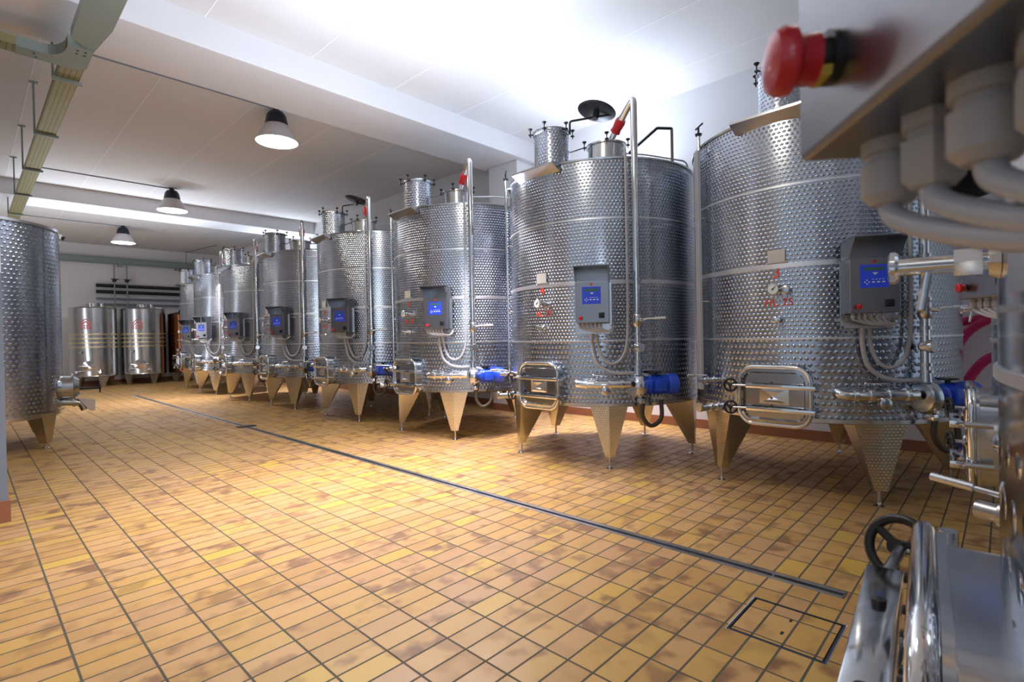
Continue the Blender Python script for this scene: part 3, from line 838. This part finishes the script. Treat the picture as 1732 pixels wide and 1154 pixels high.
# ------------------------------------------------------------------ tank at the left edge: squat legs, vertical seam
def left_tank():
    T = empty('wine_tank', (-.136, 10.2, 0))
    tag(T, 'tall dimpled tank standing on short legs at the left edge beside the grey pillar', 'wine tank')
    zb, zt = .46, 3.02
    bm = bmesh.new(); lathe(bm, [(RT, zb), (RT, zt)], 128); obj('shell', bm, M['dimple_tall'], T)
    bm = bmesh.new(); lathe(bm, [(RT, zt - .02), (RT + .03, zt - .015), (RT + .03, zt + .02), (RT - .02, zt + .03), (.5, zt + .12), (.001, zt + .14)], 96); obj('top_dome', bm, M['steel'], T)
    bm = bmesh.new(); lathe(bm, [(RT, zb + .02), (RT + .012, zb + .02), (RT + .012, zb - .03), (RT - .03, zb - .03), (.6, zb - .06), (.001, zb - .08)], 96); obj('base_dish', bm, M['steel'], T)
    a = -27
    fr = Fr(a, RT)
    f6 = Fr(-37, RT)
    bm = bmesh.new(); box(bm, f6(0, .002, (zb + zt) / 2), (.012, .006, zt - zb), f6.rot); obj('vertical_seam', bm, M['box_steel'], T, smooth=False)
    for ang in (-37, 35, 107, 179, 251):
        q = Fr(ang, 0)
        bm = bmesh.new(); uv = bm.loops.layers.uv.new('UVMap')
        A = [bm.verts.new(q(t, n, zb + .02)) for t, n in ((-.15, 1.155), (.15, 1.155), (.12, .95), (-.12, .95))]
        B = [bm.verts.new(q(t, n, .07)) for t, n in ((-.045, 1.15), (.045, 1.15), (.04, 1.05), (-.04, 1.05))]
        for i in range(4): bm.faces.new((A[i], A[(i + 1) % 4], B[(i + 1) % 4], B[i]))
        bm.faces.new(A[::-1]); bm.faces.new(B)
        for f in bm.faces:
            for lp in f.loops: lp[uv].uv = (lp.vert.co.dot(q.t) + lp.vert.co.dot(q.n), lp.vert.co.z)
        lg = obj('leg', bm, M['dimple_leg'], T, smooth=False)
        bm = bmesh.new(); c = q(0, 1.10, 0); cyl(bm, c + Vector((0, 0, .01)), c + Vector((0, 0, .08)), .012, n=12)
        turned(bm, c, (0, 0, 1), [(0, .045), (.006, .045), (.015, .02)], 16); obj('foot', bm, M['steel'], lg)
    # round manway and outlet on the aisle side, seen edge-on
    q = Fr(-8, RT, .78)
    bm = bmesh.new(); turned(bm, q(0, -.15, 0), q.n, [(0, .17), (.24, .17), (.245, .20), (.265, .20), (.27, .17), (.33, .12), (.335, .02)], 36); md = obj('manway', bm, M['steel_brushed'], T)
    bm = bmesh.new(); cyl(bm, q(-.02, .16, -.03), q(-.02, .42, -.03), .018, n=12); obj('spindle', bm, M['black'], md)
    bm = bmesh.new(); handwheel(bm, q(-.02, .42, -.03), q.n, .065, .010); obj('handwheel', bm, M['black'], md)
    bm = bmesh.new(); tube(bm, smooth_path([q(-.05, -.02, -.21), q(-.05, .20, -.23), q(-.05, .24, -.34)], .05), .05, 16)
    turned(bm, q(-.05, .10, -.22), q.n, [(0, .07), (.03, .07)], 20); obj('outlet_elbow', bm, M['steel'], T)
    bm = bmesh.new(); sheet(bm, [q(-.12, .16, -.16), q(-.12, .36, -.22), q(-.12, .36, -.36), q(-.12, .30, -.36)], q.t * .16); obj('spout', bm, M['steel'], T, smooth=False)
    q = Fr(5, RT, zt)
    bm = bmesh.new(); box(bm, q(0, .03, .0), (.08, .10, .03), q.rot, .004); cyl(bm, q(0, .06, -.04), q(0, .06, -.01), .015, n=10); obj('lid_latch', bm, M['black'], T)
    q = Fr(-70, RT - .1, zt + .05)
    bm = bmesh.new(); cyl(bm, q(0, 0, -.02), q(0, 0, .04), .03, n=12); obj('vent_cap', bm, M['black'], T)
    # pale hose end lying between the legs
    return T
left_tank()

# ------------------------------------------------------------------ small tanks at the back wall
def small_tank(x, y, r, label, body, zt=2.62, decal=True):
    T = empty('storage_tank', (x, y, 0)); tag(T, label, 'wine tank', 'small smooth tanks at the back wall')
    zb = .36
    bm = bmesh.new(); lathe(bm, [(r, zb), (r, zt)], 64); obj('shell', bm, body, T)
    bm = bmesh.new(); lathe(bm, [(r, zt - .01), (r + .012, zt), (r - .01, zt + .02), (.25, zt + .10), (.2, zt + .10), (.2, zt + .17), (.001, zt + .19)], 64); obj('top_dome', bm, body, T)
    bm = bmesh.new(); lathe(bm, [(r, zb + .02), (r + .01, zb), (r - .02, zb - .03), (.001, zb - .06)], 48); obj('base_dish', bm, body, T)
    for z in (1.32, 1.46, 1.60, 1.74):
        bm = bmesh.new(); lathe(bm, [(r, z - .025), (r + .022, z - .018), (r + .022, z + .018), (r, z + .025)], 64); obj('cooling_rib', bm, M['golden'] if decal else body, T)
    for a in (215, 285, 35, 125):
        q = Fr(a, 0)
        bm = bmesh.new()
        A = [bm.verts.new(q(t, n, zb + .02)) for t, n in ((-.17, r - .03), (.17, r - .03), (.14, r - .18), (-.14, r - .18))]
        B = [bm.verts.new(q(t, n, 0)) for t, n in ((-.05, r - .03), (.05, r - .03), (.04, r - .10), (-.04, r - .10))]
        for i in range(4): bm.faces.new((A[i], A[(i + 1) % 4], B[(i + 1) % 4], B[i]))
        bm.faces.new(A[::-1]); bm.faces.new(B)
        obj('leg', bm, M['steel'], T, smooth=False)
    q = Fr(250, r, .70)
    bm = bmesh.new(); turned(bm, q(0, -.05, 0), q.n, [(0, .15), (.08, .15), (.085, .17), (.10, .17), (.105, .12), (.115, .02)], 32); md = obj('manway', bm, M['polished'], T)
    bm = bmesh.new(); box(bm, q(0, .10, 0), (.50, .03, .04), q.rot, .005); obj('clamp_bar', bm, M['polished'], md)
    for t, z in ((-.30, -.18), (.32, -.20)):
        bm = bmesh.new(); cyl(bm, q(t, -.1, z), q(t, .14, z), .035, n=14); cyl(bm, q(t, .09, z), q(t, .09, z + .08), .014, n=8); obj('outlet_valve', bm, M['polished'], T)
    bm = bmesh.new(); q = Fr(232, r, 1.15); turned(bm, q(0, -.02, 0), q.n, [(0, .02), (.06, .02), (.06, .05), (.08, .05)], 16); obj('dial', bm, M['polished'], T)
    bm = bmesh.new(); cyl(bm, (.2, -.3, zt + .01), (.2, -.3, zt + .16), .05, n=16); obj('top_valve', bm, M['polished'], T)
    bm = bmesh.new(); cyl(bm, (-.12, -.4, zt + .0), (-.12, -.4, zt + .12), .04, n=14); obj('vent_stub', bm, M['polished'], T)
    bm = bmesh.new(); box(bm, (.36, -.35, zt + .05), (.28, .06, .03), Matrix.Rotation(-.4, 3, 'Z')); obj('lid_strap', bm, M['polished'], T)
    if decal:
        # printed house-shaped emblem on the shell
        def strip(bm, pts, w):
            for (u0, v0), (u1, v1) in zip(pts, pts[1:]):
                d = Vector((u1 - u0, v1 - v0)); L = d.length; d.normalize(); nn = Vector((-d.y, d.x)) * w
                vs = []
                for (u, v) in ((u0 + nn.x, v0 + nn.y), (u1 + nn.x, v1 + nn.y), (u1 - nn.x, v1 - nn.y), (u0 - nn.x, v0 - nn.y)):
                    a = math.radians(245) + u / r
                    vs.append(bm.verts.new(((r + .003) * math.cos(a), (r + .003) * math.sin(a), 2.06 + v)))
                bm.faces.new(vs)
        bm = bmesh.new()
        strip(bm, [(-.16, .0), (-.08, .12), (0, .19), (.08, .12), (.16, 0)], .014)
        strip(bm, [(-.10, .0), (0, .11), (.10, 0)], .016)
        for v in (-.03, -.08, -.13): 
            for u in (-.15, -.07, .01, .09): strip(bm, [(u, v), (u + .06, v)], .016)
        strip(bm, [(-.18, -.18), (.18, -.18)], .012)
        obj('printed_emblem', bm, M['pinkpaint'], T, smooth=False)
    return T
small_tank(3.02, 22.35, .64, 'smooth cylindrical tank with red emblem at the back wall, left of its twin', M['steel'])
small_tank(4.42, 22.35, .67, 'smooth cylindrical tank with red emblem at the back wall, right of its twin', M['steel'])
small_tank(5.70, 22.2, .55, 'dark cylindrical tank coloured by brown reflections at the back, half hidden by the right row', M['brown_reflect'], 2.45, False)

# ------------------------------------------------------------------ lamps
def lamp(x, y, label):
    z = 4.44
    L = empty('pendant_lamp', (x, y, CEIL)); tag(L, label, 'ceiling lamp', 'bell-shaped ceiling lamps')
    d = z - CEIL
    bm = bmesh.new(); lathe(bm, [(.30, d), (.29, d + .015), (.235, d + .15), (.165, d + .255), (.16, d + .26)], 48)
    obj('reflector', bm, M['reflector'], L)
    bm = bmesh.new(); lathe(bm, [(.165, d + .25), (.162, d + .29), (.14, d + .40), (.10, d + .455), (.05, d + .47), (.04, 0)], 40)
    obj('housing', bm, M['lampcap'], L)
    bm = bmesh.new(); lathe(bm, [(.292, d + .004), (.292, d + .010), (.001, d + .012)], 40)
    obj('lens', bm, M['lens'], L)
    l = bpy.data.lights.new('lamp_light', 'SPOT'); l.energy = 215; l.spot_size = math.radians(150); l.spot_blend = .6
    l.shadow_soft_size = .25; l.color = (1.0, .88, .70)
    o = bpy.data.objects.new('lamp_light', l); COL.objects.link(o); o.parent = L; o.location = (0, 0, d - .03)
for y, lb in ((8.06, 'nearest and largest bell-shaped ceiling lamp with black housing'), (13.86, 'middle bell-shaped ceiling lamp, between the other two'), (19.2, 'farthest bell-shaped ceiling lamp, near the back wall')):
    lamp(3.36, y, lb)
    bm = bmesh.new(); tube(bm, [(.95, y, CEIL - .012), (3.33, y, CEIL - .012)], .011, 8)
    o = obj('ceiling_conduit', bm, M['bluepipe'])
    tag(o, {8.06: 'thin conduit on the ceiling leading to the nearest lamp', 13.86: 'thin conduit on the ceiling leading to the middle lamp', 19.2: 'thin conduit on the ceiling leading to the farthest lamp'}[y], 'conduit', 'lamp conduits')

# ------------------------------------------------------------------ cable trays
def tray_along_y(name, x0, x1, y0, y1, z, parent, h=.07):
    bm = bmesh.new()
    box(bm, ((x0 + x1) / 2, (y0 + y1) / 2, z), (x1 - x0, y1 - y0, .003))
    for x in (x0, x1): box(bm, (x, (y0 + y1) / 2, z + h / 2), (.003, y1 - y0, h))
    return obj(name, bm, M['perf'], parent, smooth=False)
TR = empty('cable_tray', (.8, 12, 4.28)); tag(TR, 'perforated galvanised cable tray running along the ceiling from the upper left corner', 'cable tray')
def relt(o): o.location = -Vector(TR.location); return o
relt(tray_along_y('channel', .735, .925, 6.5, 19, 4.28, TR))
for i, y in enumerate((7.35, 9.44, 11.46, 13.46, 15.5)):
    bm = bmesh.new(); box(bm, (.83, y, 4.262), (.25, .042, .03)); relt(obj('crossbar', bm, M['galv'], TR, smooth=False))
    bm = bmesh.new(); box(bm, (.712, y, (4.25 + CEIL) / 2), (.022, .022, CEIL - 4.25)); box(bm, (.712, y, CEIL - .006), (.09, .06, .012)); relt(obj('hanger_rod', bm, M['galv'], TR, smooth=False))
# wider closed part and curved joint above the camera side
bm = bmesh.new()
sheet(bm, [Vector(p) for p in ((.745, 6.30, 4.27), (.935, 6.50, 4.27), (1.0, 5.92, 4.27), (1.0, 2.6, 4.27), (.745, 2.6, 4.27))], Vector((0, 0, .09)))
relt(obj('closed_section', bm, M['galv'], TR, smooth=False))
bm = bmesh.new()
outer = [(.935, 6.45), (.935, 6.90), (.90, 6.97), (.84, 6.995), (.40, 6.995)]
inner = [(.40, 6.80), (.60, 6.80)] + [(.60 + .14 * math.sin(t), 6.52 + .28 * math.cos(t)) for t in [PI / 2 * i / 8 for i in range(1, 9)]] + [(.74, 6.45)]
sheet(bm, [Vector((a, b, 4.262)) for a, b in outer + inner], Vector((0, 0, .10)))
relt(obj('corner_joint', bm, M['galv'], TR, smooth=False))
for a, b in ((.55, 6.95), (.53, 6.87), (.88, 6.6), (.82, 6.6), (.88, 6.52), (.82, 6.52)):
    bm = bmesh.new(); box(bm, (a, b, 4.260), (.016, .022, .004)); relt(obj('bolt_head', bm, M['black'], TR, smooth=False))
TB = bmesh.new()
box(TB, (-.55, 6.895, 4.27), (1.9, .19, .003))
for y in (6.80, 6.99): box(TB, (-.55, y, 4.310), (1.9, .003, .08))
relt(obj('side_branch', TB, M['perf'], TR, smooth=False))
# back-wall tray
BT = empty('cable_tray', (4.5, 23.2, 4.4)); tag(BT, 'grey-green cable duct running level across the far back wall', 'cable tray')
bm = bmesh.new(); box(bm, (-.8, .08, 0), (6.2, .12, .22)); obj('duct', bm, M['galv'], BT, smooth=False)
bm = bmesh.new(); box(bm, (-.8, .02, .10), (6.2, .02, .03)); box(bm, (-.8, .02, -.10), (6.2, .02, .03)); obj('lip', bm, M['bluepipe'], BT, smooth=False)
for x in (-.55, 1.25):
    bm = bmesh.new(); box(bm, (x, .06, -.15), (.12, .2, .08)); obj('bracket', bm, M['galv'], BT, smooth=False)
bm = bmesh.new(); tube(bm, [(1.55, .0, .1), (1.55, 0, CEIL - 4.425)], .012, 8); tube(bm, [(1.55, .0, CEIL - 4.42), (1.9, -2.4, CEIL - 4.42)], .012, 8); obj('feed_conduit', bm, M['galv'], BT)
# pipes on the back wall
for z, r, m, lb in ((3.50, .060, 'darkpipe', 'uppermost black pipe on the back wall'), (3.28, .060, 'darkpipe', 'second black pipe on the back wall, just below the topmost'), (3.04, .035, 'bluepipe', 'third pipe down on the back wall, thin and blue-grey'), (2.84, .035, 'bluepipe', 'lowest thin blue-grey pipe on the back wall')):
    bm = bmesh.new(); tube(bm, [(3.25, 23.25, z), (7.3, 23.25, z)], r, 14)
    tag(obj('wall_pipe', bm, M[m]), lb, 'pipe', 'horizontal pipes on the back wall')
for x, zt in ((3.75, 4.25), (4.12, 4.25)):
    bm = bmesh.new(); cyl(bm, (x, 23.1, 2.6), (x, 23.1, zt), .022, n=10)
    v = tag(obj('riser_pipe', bm, M['galv']), 'thin vertical pipe with a black valve crossing the wall pipes, %s one' % ('left' if x < 4 else 'right'), 'pipe', 'vertical pipes on the back wall')
    bm = bmesh.new(); cyl(bm, (x, 23.02, 3.68), (x, 23.18, 3.68), .06, n=12); cyl(bm, (x - .12, 23.0, 3.72), (x + .12, 23.0, 3.72), .016, n=8); obj('valve', bm, M['black'], v)

# ------------------------------------------------------------------ things between the third tank and the near tank
# magenta hoses hanging on the right wall
for i, (pts, lb) in enumerate((
        ([(7.25, .72, 1.42), (7.25, .45, 1.44), (7.25, .20, 1.48), (7.25, -.15, 1.55), (7.25, -.4, 1.6)], 'level magenta hose at the wall right of the tank marked 3, above the others'),
        ([(7.12, -.35, 1.55), (7.12, -.02, 1.50), (7.12, .20, 1.43), (7.12, .36, 1.22), (7.12, .47, .80), (7.12, .49, .4), (7.12, .48, .05)], 'magenta hose hanging down in a bend, left of the other hanging one'),
        ([(7.0, -.3, 1.15), (7.0, .05, 1.12), (7.0, .22, .98), (7.0, .36, .66), (7.0, .40, .35), (7.0, .38, .05)], 'magenta hose hanging lowest at the wall, nearest the polished tank edge'))):
    bm = bmesh.new(); tube(bm, spline(pts), .045, 12)
    tag(obj('hose', bm, M['rope']), lb, 'hose', 'magenta hoses on the wall')
FR = empty('hose_rack', (7.38, .1, 1.95)); tag(FR, 'grey wall bracket carrying the magenta hoses', 'hose rack')
bm = bmesh.new(); box(bm, (-.02, .1, .0), (.03, 1.0, .06)); obj('rail', bm, M['steel'], FR, smooth=False)
for y in (.45, -.25):
    bm = bmesh.new(); box(bm, (-.09, y, -.015), (.17, .03, .03)); box(bm, (-.17, y, .03), (.03, .03, .08)); obj('hook', bm, M['steel'], FR, smooth=False)
